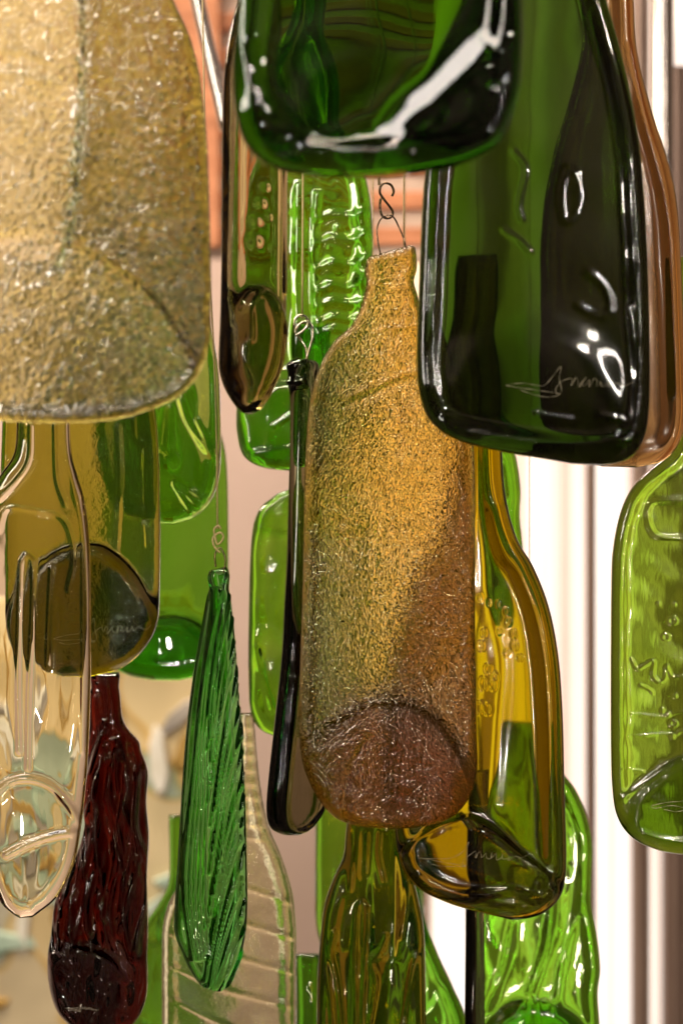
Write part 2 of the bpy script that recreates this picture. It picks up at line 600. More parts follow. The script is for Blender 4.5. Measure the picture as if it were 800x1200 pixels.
def box(name, x0, x1, y0, y1, z0, z1, mat, parent=None, bev=0.0):
    V = [(x, y, z) for x in (x0, x1) for y in (y0, y1) for z in (z0, z1)]
    F = [(0, 1, 3, 2), (4, 6, 7, 5), (0, 4, 5, 1), (2, 3, 7, 6), (0, 2, 6, 4), (1, 5, 7, 3)]
    o = mesh_obj(name, V, F, mat, parent, smooth=False)
    if bev:
        b = o.modifiers.new('bevel', 'BEVEL')
        b.width = bev
        b.segments = 3
    return o


# ------------------------------------------------------------------ the background
wall = box('back_wall', -3.0, 3.0, 1.75, 1.9, -2.0, 2.2, M['wall'])
tag(wall, kind='structure')

# slatted terracotta screen high up behind the bottles
Ys = 1.15
scr = empty('slatted_screen', at(370, 330, Ys))
tag(scr, 'orange slatted screen behind the top green bottles, pale gaps between its slats', 'screen')


def scr_box(name, px0, px1, py0, py1, dy0, dy1, mat):
    a = np.array(at(px0, py1, Ys)) - np.array(scr.location)
    b = np.array(at(px1, py0, Ys)) - np.array(scr.location)
    return box(name, a[0], b[0], dy0, dy1, a[2], b[2], mat, scr, 0.002)


scr_box('backing', 225, 520, -420, 300, 0.012, 0.03, M['pale'])
y = 287
i = 0
while y > -400:
    scr_box('slat', 226, 519, y - 21, y, 0.0, 0.011, M['orange'])
    y -= 42
scr_box('stile', 196, 258, -430, 292, -0.02, -0.004, M['orange'])

# slanting steel rod high on the left
P0, P1 = at(218, -60, 0.45), at(266, 152, 0.45)
rod = tube('metal_rod', [P0, tuple((np.array(P0) + np.array(P1)) / 2), P1], 0.0058, M['steel'], seg=20)
tag(rod, 'slanting shiny metal rod beside the big textured bottle, top left', 'rod')

# backlit tubes, their brightness put in as emission, and posts at the right
Yt = 1.0


def column(name, px, wpx, Y, mat, label, cat, group, z0=-1400, z1=2400, seg=40):
    k = mpp(Y)
    x, _, zt = at(px, z0, Y)
    zb = at(px, z1, Y)[2]
    r = wpx * k / 2
    V, F = [], []
    zs = np.linspace(zb, zt, 30)
    for z in zs:
        for a in range(seg):
            t = 2 * math.pi * a / seg
            V.append((r * math.cos(t), r * math.sin(t), z - zb))
    for i in range(len(zs) - 1):
        for a in range(seg):
            F.append((i * seg + a, i * seg + (a + 1) % seg, (i + 1) * seg + (a + 1) % seg, (i + 1) * seg + a))
    F.append(tuple(range(seg))[::-1])
    F.append(tuple((len(zs) - 1) * seg + a for a in range(seg)))
    o = mesh_obj(name, V, F, mat)
    o.location = (x, Y, zb)
    tag(o, label, cat, group)
    return o


TL = 'glowing tubes behind the bottles at the right'
column('glow_tube', 609, 22, Yt + 0.03, M['tube_pink'], 'pinkish glowing tube right against the olive green bottle shoulder', 'light tube', TL)
column('glow_tube', 637, 36, Yt + 0.02, M['tube_glow'], 'broad glowing white tube just right of the pinkish one beside the olive gold bottle', 'light tube', TL)
column('glow_tube', 661, 16, Yt + 0.05, M['tube_pink'], 'slender pinkish tube between two broad glowing white tubes', 'light tube', TL)
column('glow_tube', 676, 18, Yt + 0.06, M['tube_glow'], 'narrow glowing white tube touching the left side of the thin brown post', 'light tube', TL)
column('glow_tube', 718, 42, Yt + 0.02, M['tube_glow'], 'glowing white tube seen between the thin brown post and the right green bottle', 'light tube', TL)
column('glow_tube', 768, 13, Yt, M['tube_glow'], 'slim glowing tube between two brown posts below the right green bottle', 'light tube', TL)
column('glow_tube', 803, 28, Yt - 0.4, M['tube_glow'], 'glowing tube end at the top right corner of the picture', 'light tube', TL, z0=-1400, z1=75)
column('glow_tube', 530, 50, Yt + 0.1, M['tube_glow'], 'glowing tube low down behind the furrowed olive bottle', 'light tube', TL)
column('glow_tube', 462, 62, 0.55, M['helper_warm'], 'warm helper tube added unseen behind the rough amber bottle to make it shine gold', 'light tube', TL, z0=310, z1=800)  # added emitter, kept out of view, gives the amber glass its golden glow
column('glow_tube', 168, 40, 0.50, M['helper_dim'], 'warm helper tube added behind the big granular bottle and the olive one to gild them', 'light tube', TL, z0=-500, z1=560)  # added emitter that lends the granular glass its gold
PG = 'brown posts between the glowing tubes'
column('post', 692, 12, Yt - 0.1, M['post'], 'thin brown post standing between two glowing white tubes', 'post', PG)
column('post', 750, 17, Yt - 0.1, M['post'], 'brown post under the right green bottle, left of the slim glowing tube', 'post', PG)
column('post', 790, 26, Yt - 0.08, M['post'], 'widest brown post at the right edge of the picture', 'post', PG)
column('post', 776, 26, Yt - 0.3, M['steel'], 'shiny steel column beside the brown bottle, top right', 'post', PG, z0=-1400, z1=560)

# pale mosaic panel low on the left
def pearl():
    m = bpy.data.materials.new('mother of pearl mosaic')
    m.use_nodes = True
    nt = m.node_tree
    p = nt.nodes['Principled BSDF']
    p.inputs['Roughness'].default_value = 0.28
    p.inputs['Coat Weight'].default_value = 0.4
    co = N(nt, 'ShaderNodeTexCoord')
    ns = N(nt, 'ShaderNodeTexNoise', ins={'Scale': 6.0, 'Detail': 2.0})
    L(nt, co.outputs['Object'], ns.inputs['Vector'])
    mx = N(nt, 'ShaderNodeMix', data_type='VECTOR')
    mx.inputs[0].default_value = 0.22
    L(nt, co.outputs['Object'], mx.inputs[4])
    L(nt, ns.outputs['Color'], mx.inputs[5])
    v = N(nt, 'ShaderNodeTexVoronoi', ins={'Scale': 8.0})
    L(nt, mx.outputs[1], v.inputs['Vector'])
    sp = N(nt, 'ShaderNodeSeparateColor')
    L(nt, v.outputs['Color'], sp.inputs[0])
    r = N(nt, 'ShaderNodeValToRGB')
    el = r.color_ramp.elements
    el[0].color = (0.62, 0.47, 0.24, 1)
    el[1].color = (0.33, 0.43, 0.33, 1)
    a = el.new(0.35); a.color = (0.66, 0.55, 0.33, 1)
    a = el.new(0.7); a.color = (0.50, 0.40, 0.30, 1)
    L(nt, sp.outputs[0], r.inputs[0])
    v2 = N(nt, 'ShaderNodeTexVoronoi', ins={'Scale': 8.0})
    v2.feature = 'DISTANCE_TO_EDGE'
    L(nt, mx.outputs[1], v2.inputs['Vector'])
    r2 = N(nt, 'ShaderNodeValToRGB')
    r2.color_ramp.elements[0].color = (0.90, 0.74, 0.42, 1)
    r2.color_ramp.elements[0].position = 0.01
    r2.color_ramp.elements[1].color = (1, 1, 1, 1)
    r2.color_ramp.elements[1].position = 0.05
    L(nt, v2.outputs[0], r2.inputs[0])
    mm = N(nt, 'ShaderNodeMix', data_type='RGBA', blend_type='MULTIPLY')
    mm.inputs[0].default_value = 1
    L(nt, r.outputs[0], mm.inputs[6])
    L(nt, r2.outputs[0], mm.inputs[7])
    L(nt, mm.outputs[2], p.inputs['Base Color'])
    b = N(nt, 'ShaderNodeBump', ins={'Distance': 0.01})
    L(nt, v.outputs['Distance'], b.inputs['Height'])
    L(nt, b.outputs[0], p.inputs['Normal'])
    return m


YP = 1.12
a = at(-220, 1500, YP)
b = at(248, 700, YP)
pan = box('mosaic_panel', a[0], b[0], YP, YP + 0.02, a[2], b[2], pearl(), None, 0.003)
tag(pan, 'cream, teal and gold mosaic panel, blurred behind the clear and red brown bottles', 'mosaic panel')
rg = np.random.RandomState(21)
tints = [plain('white glass chip', (0.80, 0.76, 0.66), 0.12, noise=(30, (0.70, 0.66, 0.55), (0.85, 0.82, 0.74))),
         plain('aqua glass chip', (0.40, 0.52, 0.42), 0.12, noise=(30, (0.34, 0.46, 0.36), (0.50, 0.60, 0.50))),
         plain('gold leaf chip', (0.70, 0.45, 0.12), 0.25, metal=0.6, noise=(30, (0.55, 0.33, 0.08), (0.85, 0.60, 0.22))),
         plain('grey glass chip', (0.36, 0.32, 0.27), 0.15, noise=(30, (0.28, 0.25, 0.22), (0.45, 0.40, 0.34)))]
for i in range(44):
    px, py = rg.uniform(-60, 240), rg.uniform(740, 1230)
    c = at(px, py, YP)
    ang = rg.uniform(0, math.pi)
    ln, wd = rg.uniform(0.02, 0.075), rg.uniform(0.006, 0.018)
    n = 7
    ring = [(ln * math.cos(t) * rg.uniform(.75, 1.1), wd * math.sin(t) * rg.uniform(.75, 1.1)) for t in np.linspace(0, 2 * math.pi, n, endpoint=False)]
    ring = [(x * math.cos(ang) - y * math.sin(ang), x * math.sin(ang) + y * math.cos(ang)) for x, y in ring]
    V = [(c[0] + x, YP - 0.0005, c[2] + y) for x, y in ring] + [(c[0] + x * .8, YP - 0.006 - 0.0001 * i, c[2] + y * .8) for x, y in ring]
    F = [(k, (k + 1) % n, n + (k + 1) % n, n + k) for k in range(n)] + [tuple(range(n, 2 * n))]
    mesh_obj('glass_chip', V, F, tints[i % 4], pan, smooth=False)
area('panel_light', (-0.85, 0.45, 0.65), (-0.4, YP, -0.35), 0.5, 0.1, 11, (1.0, 0.84, 0.60))

G = 'slumped glass bottles hanging on cords'

# ------------------------------------------------------------------ glasses
gl = {
    'big_rough': glass('olive granular glass', (0.34, 0.30, 0.045), 0.18, grain=(70, 0.0012, 0.7), speck=(360, 0.0007, 1.0), veil=((0.42, 0.40, 0.30), 0.05, 60), sparkle=((0.80, 0.78, 0.78), 0.20, 0.20, 220, 0.775)),
    'top_green': glass('deep bottle green', (0.11, 0.23, 0.010), 0.01, sag=0.0001),
    'dark_green': glass('very dark green', (0.050, 0.100, 0.008), 0.06, sag=0.00003, coat=0.2),
    'brown': glass('amber brown', (0.32, 0.19, 0.07), 0.12, long_=(60, 0.0003, 0.5, 0.1), veil=((0.20, 0.12, 0.05), 0.08)),
    'amber_rough': glass('hammered amber glass', (0.67, 0.43, 0.05), 0.06, grain=(130, 0.0014, 0.6), speck=(620, 0.00062, 1.0), veil=((0.75, 0.42, 0.06), 0.04, 90), sparkle=((0.90, 0.88, 0.92), 0.34, 0.12, 750, 0.765)),
    'olive_gold': glass('olive gold glass', (0.47, 0.37, 0.006), 0.08, long_=(90, 0.0002, 0.5, 0.2), sag=0.0001, coat=0.1),
    'lime': glass('lime green glass', (0.30, 0.53, 0.03), 0.12, long_=(260, 0.00010, 0.6, 0.3), sag=0.00005, coat=0.8),
    'clear': glass('clear straw glass', (0.93, 0.88, 0.70), 0.02, long_=(40, 0.0015, 0.6, 0.2)),
    'olive': glass('olive glass', (0.34, 0.32, 0.03), 0.03, grain=(240, 0.0006, 0.6)),
    'grass': glass('grass green glass', (0.15, 0.46, 0.025), 0.02, long_=(45, 0.001, 0.5, 0.4), veil=((0.20, 0.45, 0.04), 0.06)),
    'bright': glass('bright green glass', (0.19, 0.50, 0.022), 0.05, long_=(60, 0.0013, 0.6, 0.5), coat=1.0),
    'pale_green': glass('pale grey green glass', (0.42, 0.60, 0.16), 0.02, long_=(30, 0.002, 0.7, 0.5)),
    'smoke': glass('smoky dark green glass', (0.34, 0.31, 0.20), 0.04),
    'emerald': glass('emerald glass', (0.24, 0.62, 0.21), 0.01, sag=0.0001),
    'red': glass('red brown glass', (0.19, 0.028, 0.010), 0.01, long_=(80, 0.0010, 0.6, 0.3), coat=0.5),
    'umber': glass('umber glass', (0.56, 0.49, 0.30), 0.03, long_=(50, 0.0005, 0.5, 0.15)),
    'crackle': glass('clear crackled glass', (0.88, 0.88, 0.62), 0.04, grain=(300, 0.0006, 0.8), veil=((0.85, 0.82, 0.55), 0.06, 200)),
    'flute': glass('olive fluted glass', (0.40, 0.34, 0.03), 0.02, long_=(70, 0.0008, 0.6, 0.12)),
}


def mir(c, pts):
    return [(2 * c - x, y) for x, y in pts]


# 1. big granular bottle, near left
o = bottle('glass_bottle', 'large granular olive gold bottle, blurred in the top left corner',
           [(35, -330, 90, -330), (28, -200, 100, -200), (-30, -110, 150, -110), (-85, 0, 204, 0), (-108, 60, 228, 60), (-120, 140, 240, 140),
            (-125, 250, 245, 250), (-125, 380, 246, 380), (-113, 430, 236, 430), (-85, 465, 205, 466), (-30, 488, 150, 488), (10, 494, 105, 494.5), (50, 495.5, 70, 495.5)],
           -0.20, 9, gl['big_rough'], edge=4, wavy=(0.5, 90, 1), bow=6, step=4, seed=3, group=G,
           feats=[('region', [(-110, 330), (-40, 290), (60, 280), (120, 300), (180, 345), (225, 410), (215, 445), (150, 475), (50, 482), (-60, 470), (-112, 430)], -2.4, 3, 1.0),
                  ('region', [(-130, -120), (78, -120), (80, 285), (-20, 285), (-80, 300), (-130, 330)], -2.6, 3, 1.0),
                  ('ridge', [(60, 281), (120, 300), (180, 345), (225, 410)], 1.6, 3), ('ridge', [(-20, 60), (30, 62), (55, 75)], 1.5, 3), ('ridge', [(-10, 88), (20, 90), (70, 100)], 1.5, 3)])
child_tube(o, 'cord', [(62, -330), (62, -600), (62, -900)], 0.0003, M['cord'])

# 2. glossy green bottle at the top
o = bottle('glass_bottle', 'glossy deep green bottle base with a white sweep of light, hanging at the top centre',
           [(400, -560, 485, -560), (396, -350, 490, -350), (330, -220, 555, -220), (285, -100, 600, -100), (279, 0, 609, 0), (272, 80, 609, 85), (275, 130, 602, 130),
            (287, 168, 583, 168), (312, 192, 545, 190), (355, 203, 495, 201), (410, 207, 450, 206.5)],
           -0.28, 16, gl['top_green'], edge=6, wavy=(0.14, 150, 1), rim=2, pe=5, step=3, seed=5, group=G,
           feats=[('region', [(300, 130), (330, 80), (390, 55), (450, 60), (500, 90), (530, 130), (480, 175), (400, 190), (330, 180)], 1.6, 16, 0.4),
                  ('region', [(592, -60), (575, 30), (525, 92), (485, 130), (450, 165), (420, 185), (580, 230), (680, 150), (680, -60)], 6.4, 9.3),
                  ('ridge', [(285, 60), (310, 130), (345, 170), (420, 188)], 1.5, 12),
                  ])
child_tube(o, 'cord', [(442, -560), (442, -700), (442, -900)], 0.0003, M['cord'])

# 3. dark green bottle
dot = [(626 + i * 8.2, 484.5 + i * 1.6, 2.6, 0.5) for i in range(6)]
o = bottle('glass_bottle', 'very dark green signed bottle, nearly black, hanging at the upper right',
           [(597, -330, 655, -330), (594, -200, 660, -200), (572, -80, 682, -80), (545, 0, 709, 0), (520, 80, 731, 80), (505, 160, 747, 160), (496, 220, 754, 230), (491, 330, 759, 330),
            (488, 420, 761, 430), (492, 465, 759, 488), (505, 495, 752, 518), (535, 516, 735, 538), (590, 530, 705, 545), (640, 538.5, 670, 544)],
           -0.12, 12, gl['dark_green'], edge=5, wavy=(0.12, 110, 1), rim=1.2, pe=3.5, step=2.6, seed=8, group=G, sign=(602, 466, 130, 1.5), sign_r=0.00011,
           feats=[('region', [(505, 455), (530, 415), (570, 390), (620, 378), (665, 390), (705, 420), (742, 470), (745, 505), (700, 525), (600, 515), (530, 495)], 2.2, 12, 0.3),
                  ('ridge', [(600, 180), (614, 200), (606, 240), (610, 260)], 0.22, 2.5), ('ridge', [(588, 272), (606, 283), (620, 297)], 0.25, 2.5),
                  ('ridge', [(664, 200), (656, 230), (662, 262), (676, 240), (672, 205), (664, 200)], 0.25, 4),
                  ('ridge', [(675, 360), (700, 372), (714, 358), (702, 332), (688, 322)], 0.25, 4), ('ridge', [(735, 360), (742, 400), (752, 385)], 0.25, 3),
                  ('ridge', [(520, 497), (600, 512), (680, 520), (735, 512)], 2.0, 8), ('ridge', [(700, 488), (725, 492), (740, 508)], 0.3, 3), ('dots', dot)])
child_tube(o, 'cord', [(626, -330), (626, -500), (626, -900)], 0.0003, M['cord'])

# 4. brown bottle behind it
o = bottle('glass_bottle', 'brown amber bottle half hidden behind the very dark green one',
           [(690, -160, 735, -160), (688, -80, 738, -80), (685, 0, 742, 0), (680, 60, 746, 60), (662, 130, 763, 130), (645, 195, 784, 195), (634, 260, 795, 260), (630, 400, 801, 400),
            (632, 480, 803, 480), (645, 515, 797, 515), (670, 538, 778, 539), (705, 547, 745, 548)],
           -0.03, 11, gl['brown'], wavy=(0.4, 60, 3), rim=1.0, seed=9, step=3, group=G,
           feats=[('ridge', [(740, 60), (755, 150), (775, 230), (785, 300), (790, 460)], 1.2, 6)])
child_tube(o, 'cord', [(712, -160), (712, -400), (712, -900)], 0.0003, M['cord'])

# 5. hammered amber bottle, in focus
o = bottle('glass_bottle', 'rough glittering amber bottle in sharp focus at the centre, hung by a wire hook',
           [(438, 299, 480, 287), (430, 303, 487, 291), (427.5, 318, 488.5, 314), (429, 329, 485, 329), (427, 343, 489, 345), (421, 363, 495, 368), (411, 382, 504, 386), (394, 397, 522, 402),
            (376, 425, 538, 428), (363, 468, 550, 470), (357, 540, 556, 540), (355, 640, 557, 640), (353, 720, 557, 720), (350.5, 800, 558, 800), (350, 850, 559, 860),
            (353, 890, 560, 900), (363, 920, 555, 925), (378, 945, 545, 944), (396, 961, 528, 959), (420, 968.5, 502, 968), (450, 971, 475, 971)],
           0.0, 9, gl['amber_rough'], edge=4, wavy=(0.5, 70, 1.5), rim=0.6, bow=5, step=1.8, seed=12, group=G,
           feats=[('region', [(368, 872), (395, 850), (425, 832), (455, 826), (490, 834), (520, 860), (545, 905), (535, 945), (500, 962), (400, 958), (372, 915)], 5.0, 5, 1.0),
                  ('ridge', [(384, 850), (400, 848), (420, 836), (445, 827), (470, 828), (495, 839), (515, 856), (535, 885), (546, 912)], 1.2, 3.5),
                  ('ridge', [(433, 862), (418, 882), (408, 908), (403, 935), (405, 956)], -1.6, 4),
                  ('ridge', [(408, 467), (440, 453), (470, 441), (500, 434), (530, 432)], 1.2, 3), ('ridge', [(405, 474), (440, 461), (470, 449), (530, 440)], -1.2, 4),
                  ('ridge', [(436, 391), (460, 386), (500, 380)], 0.7, 3), ('ridge', [(361, 470), (360, 640), (357, 800), (357, 880), (372, 925), (400, 957)], -0.6, 3),
                  ('ridge', [(425, 958), (470, 962), (520, 957)], 0.8, 3), ('ridge', [(430, 308), (458, 302), (488, 298)], 0.7, 3), ('ridge', [(428, 337), (458, 341), (488, 336)], 0.8, 3),
                  ('ridge', [(436, 932), (438, 938)], 0.5, 1.2), ('ridge', [(440, 930), (443, 934), (446, 930)], 0.5, 1.2), ('ridge', [(447, 938), (450, 930), (453, 938)], 0.5, 1.2),
                  ('ridge', [(456, 930), (456, 937), (461, 937), (461, 930)], 0.5, 1.2)])
child_tube(o, 'wire_loop', [(446, 299, -.005), (443, 285, -.004), (441.5, 270), (444, 260), (449, 254), (456, 252), (462, 256), (468, 268), (473, 280, -.004), (475, 289, -.005)], 0.0005, M['hook'])
child_tube(o, 'hook', [(459, 230), (461, 224), (458, 217), (451, 214.5), (446, 218), (445, 226), (450, 234), (457, 243), (460, 249), (457, 255), (450, 255), (446, 249), (445, 240), (446, 232)], 0.0008, M['hook'])
child_tube(o, 'cord', [(444, 217, 0.001), (443.5, 100, 0.001), (443.5, -900, 0.001)], 0.0008, M['cord'])

# 6. olive gold bottle right of it
rings = []
rg = np.random.RandomState(4)
for (x, z, r) in [(562, 700, 4), (572, 706, 3), (583, 708, 4), (592, 716, 4), (594, 728, 5), (600, 742, 4), (601, 756, 5), (566, 741, 4), (563, 756, 5), (571, 783, 6), (579, 793, 5), (566, 800, 8),
                  (577, 802, 6), (561, 828, 7), (571, 830, 7), (592, 765, 3), (608, 770, 3), (584, 740, 3)]:
    rings.append(('ridge', [(x + r * 0.55 * math.cos(t), z + r * math.sin(t)) for t in np.linspace(0, 6.3, 10)], 0.45, 1.3))
o = bottle('glass_bottle', 'smooth olive gold signed bottle with trapped bubbles, right behind the rough amber one',
           [(536, 300, 580, 300), (532, 330, 584, 330), (531, 420, 586, 420), (529, 525, 588, 525), (526, 580, 592, 580), (512, 630, 605, 630), (492, 665, 625, 665), (475, 712, 643, 712),
            (463, 770, 654, 770), (460, 840, 659, 840), (460, 920, 661, 925), (462, 970, 663, 990), (466, 1000, 662, 1030), (473, 1022, 655, 1052), (493, 1043, 638, 1069), (530, 1060, 618, 1076),
            (570, 1071, 598, 1078)],
           0.045, 12, gl['olive_gold'], edge=7, wavy=(0.2, 70, 2.5), rim=2.5, step=1.4, seed=15, group=G, sign=(500, 1013, 112, 2), sign_r=0.00013,
           feats=rings + [('region', [(472, 1003), (486, 985), (510, 967), (540, 958), (562, 962), (582, 977), (606, 998), (640, 1024), (645, 1050), (610, 1066), (550, 1062), (495, 1040)], 4.8, 3, 0.6),
                          ('ridge', [(471, 1003), (486, 985), (510, 967), (540, 958), (560, 961), (582, 976), (606, 998), (638, 1023), (643, 1040)], 1.5, 3),
                          ('ridge', [(545, 958), (552, 966)], 1.2, 2), ('ridge', [(552, 955), (560, 965)], 1.2, 2),
                          ('ridge', [(490, 1022), (530, 1040), (560, 1043), (600, 1040), (625, 1052)], 2.0, 5),
                          ('ridge', [(565, 600), (570, 690), (585, 770), (580, 860), (575, 940)], -1.4, 14),
                          ('ridge', [(590, 600), (612, 670), (632, 730), (645, 820), (648, 1000)], 1.2, 9)])
child_tube(o, 'cord', [(473, 292), (473, 210), (474, 80), (476, -900)], 0.0005, M['cord'])

# 7. lime bottle at the right edge
fe = [('ridge', [(757, 600), (762, 590), (780, 586), (850, 586), (872, 592), (877, 606), (872, 622), (850, 630), (780, 630), (762, 622), (757, 606)], 0.6, 3),
      ('region', [(738, 938), (760, 916), (785, 897), (815, 889), (850, 897), (875, 916), (895, 938), (890, 965), (850, 985), (780, 985), (742, 968)], 3.5, 3, 0.5),
      ('ridge', [(728, 934), (750, 918), (780, 897), (815, 885), (850, 897), (880, 918)], 1.6, 4),
      ('ridge', [(738, 836), (755, 837), (775, 839), (800, 833), (840, 836)], 0.4, 1.3), ('ridge', [(735, 862), (750, 861), (770, 859), (790, 860), (800, 855), (850, 860)], 0.4, 1.3),
      ('ridge', [(728, 900), (740, 901), (752, 903)], 0.4, 1.3), ('ridge', [(738, 772), (745, 783), (755, 778), (764, 774), (763, 790), (769, 798), (777, 795), (779, 780), (785, 792), (800, 792)], 0.5, 1.6),
      ('ridge', [(748, 802), (757, 806), (763, 811)], 0.4, 1.2), ('ridge', [(735, 970), (770, 982), (815, 986), (860, 982), (895, 970)], 1.4, 5),
      ('dots', [(770, 707, 2, 0.5), (788, 708, 2, 0.5), (781, 836, 2, 0.8), (774, 832, 2, .8), (786, 862, 2, .8), (772, 900, 2, .8), (789, 815, 2, .7)])]
for (x, z, r) in [(787, 847, 4), (778, 746, 4), (786, 727, 5), (775, 894, 4)]:
    fe.append(('ridge', [(x + r * math.cos(t), z + r * 0.8 * math.sin(t)) for t in np.linspace(0, 6.3, 10)], 0.35, 1.2))
o = bottle('glass_bottle', 'lime green signed bottle cut off by the right edge of the picture',
           [(796, 300, 836, 300), (792, 320, 840, 320), (791, 480, 841, 480), (787, 525, 846, 525), (765, 546, 868, 546), (742, 568, 890, 568), (727, 598, 905, 598), (718, 640, 914, 640),
            (715.5, 690, 917, 690), (715, 850, 917, 850), (717, 925, 915, 925), (724, 960, 908, 960), (742, 983, 890, 983), (772, 997, 860, 997), (802, 1002, 830, 1002)],
           0.01, 9, gl['lime'], edge=4, wavy=(0.25, 50, 1), rim=1.0, step=1.3, seed=18, group=G, sign=(772, 952, 110, -6), sign_r=0.00016, feats=fe)
child_tube(o, 'cord', [(816, 300), (816, 100), (816, -900)], 0.0004, M['cord'])

# 8. clear bottle at the left edge
o = bottle('glass_bottle', 'clear straw tinted bottle with raised seams, at the left edge below the big granular bottle',
           [(28, 340, 76, 340), (22, 360, 80, 360), (20, 480, 82, 480), (17, 530, 84, 530), (0, 558, 91, 558), (-14, 590, 100, 590), (-20, 650, 106, 650), (-22, 760, 107, 760), (-21, 860, 105, 860),
            (-20, 930, 101, 920), (-18, 980, 96, 965), (-12, 1020, 87, 1012), (0, 1055, 68, 1050), (14, 1070, 48, 1068), (24, 1076, 38, 1075)],
           -0.02, 8, gl['clear'], wavy=(0.4, 60, 2), rim=0.4, edge=7, step=2, seed=21, group=G,
           feats=[('ridge', [(24, 880), (23, 780), (25, 690), (27, 656), (33, 650), (40, 660), (40, 720), (36, 800), (34, 900)], 1.6, 2.5),
                  ('ridge', [(62, 665), (60, 700), (57, 780)], 1.4, 2.5), ('ridge', [(82, 540), (90, 580), (98, 620), (100, 700), (99, 880)], 1.6, 3),
                  ('ridge', [(-10, 935), (15, 915), (40, 912), (65, 922), (85, 945), (95, 965)], 1.8, 3.5), ('region', [(-10, 935), (15, 915), (40, 912), (65, 922), (85, 945), (93, 970), (80, 1020), (40, 1060), (5, 1050), (-12, 1000)], 2, 4),
                  ('ridge', [(10, 1000), (40, 985), (75, 975), (92, 975)], 1.8, 4), ('ridge', [(0, 620), (10, 596), (40, 598), (72, 606), (84, 625), (88, 660), (82, 690)], 1.4, 2.2),
                  ('ridge', [(38, 500), (36, 540), (20, 565), (0, 585)], 1.6, 3), ('ridge', [(66, 500), (68, 560), (78, 590)], 1.5, 2.5)])
child_tube(o, 'cord', [(51, 340), (51, 100), (51, -900)], 0.0004, M['cord'])

# 9. olive bottle behind it
o = bottle('glass_bottle', 'olive green signed bottle with a dark rounded base, behind the clear straw tinted bottle',
           [(70, 120, 118, 120), (66, 140, 122, 140), (64, 260, 124, 260), (40, 320, 150, 320), (18, 380, 168, 380), (6, 450, 178, 450), (2, 520, 186, 520), (0, 600, 188, 600), (0, 700, 187.5, 690),
            (5, 735, 184, 733), (20, 762, 168, 762), (48, 783, 142, 783), (85, 792, 108, 792.5)],
           0.045, 9, gl['olive'], edge=4, wavy=(0.4, 55, 2), rim=1.0, step=2.2, seed=24, group=G, sign=(72, 756, 104, -4), sign_r=0.00013,
           feats=[('region', [(8, 735), (18, 700), (55, 660), (105, 643), (135, 655), (162, 686), (180, 728), (160, 765), (110, 788), (50, 780), (18, 758)], 7, 3, 0.8),
                  ('ridge', [(6, 735), (18, 700), (55, 660), (105, 643), (135, 654), (163, 685), (180, 728)], 1.4, 2.5),
                  ('ridge', [(140, 500), (142, 560), (138, 640)], 1.2, 2.5), ('ridge', [(158, 490), (160, 515), (170, 520)], 1.2, 2), ('ridge', [(172, 615), (174, 640)], 1.2, 2.5),
                  ('ridge', [(170, 530), (171, 600)], 0.8, 2)])
child_tube(o, 'cord', [(94, 120), (94, -100), (94, -900)], 0.0004, M['cord'])

# 10. pale green with streaks
o = bottle('glass_bottle', 'grey green bottle with white streaks, under the right corner of the big granular bottle',
           [(160, 130, 200, 130), (156, 240, 206, 240), (135, 320, 228, 320), (120, 370, 246, 378), (112, 430, 256, 430), (110, 490, 259, 490), (112, 545, 258, 550), (122, 580, 249, 583),
            (145, 603, 230, 604), (175, 613, 205, 613)],
           0.10, 11, gl['pale_green'], wavy=(0.9, 50, 1.5), rim=1.2, step=2.4, seed=27, group=G,
           feats=[('ridge', [(213, 470), (220, 492), (232, 512), (250, 535)], 2.4, 4), ('ridge', [(232, 495), (245, 520), (258, 540)], 2, 3), ('dots', [(197, 540, 10, 3)]),
                  ('ridge', [(207, 562), (225, 575), (250, 590)], 1.8, 2.5), ('ridge', [(204, 568), (215, 585), (225, 600)], 1.8, 2.5), ('ridge', [(200, 480), (198, 520)], 2, 4),
                  ('ridge', [(205, 565), (222, 582), (238, 598)], 1.6, 2.2)])
child_tube(o, 'cord', [(180, 130), (180, -100), (180, -900)], 0.0004, M['cord'])

# 11. big green behind
o = bottle('glass_bottle', 'broad grass green bottle with dark base, behind the olive one, left of the emerald one',
           [(170, 250, 208, 250), (168, 380, 210, 380), (140, 450, 240, 450), (118, 510, 260, 510), (112, 560, 267, 560), (110, 680, 268, 680), (113, 740, 266, 740), (125, 775, 255, 775),
            (150, 791, 234, 791), (180, 797, 210, 797)],
           0.22, 9, gl['grass'], wavy=(0.3, 60, 2), step=3, seed=30, group=G,
           feats=[('region', [(125, 770), (150, 738), (190, 727), (225, 732), (252, 760), (240, 785), (190, 793), (150, 788)], 7, 3, 0.7)])
child_tube(o, 'cord', [(189, 250), (189, 0), (189, -1100)], 0.0004, M['cord'])

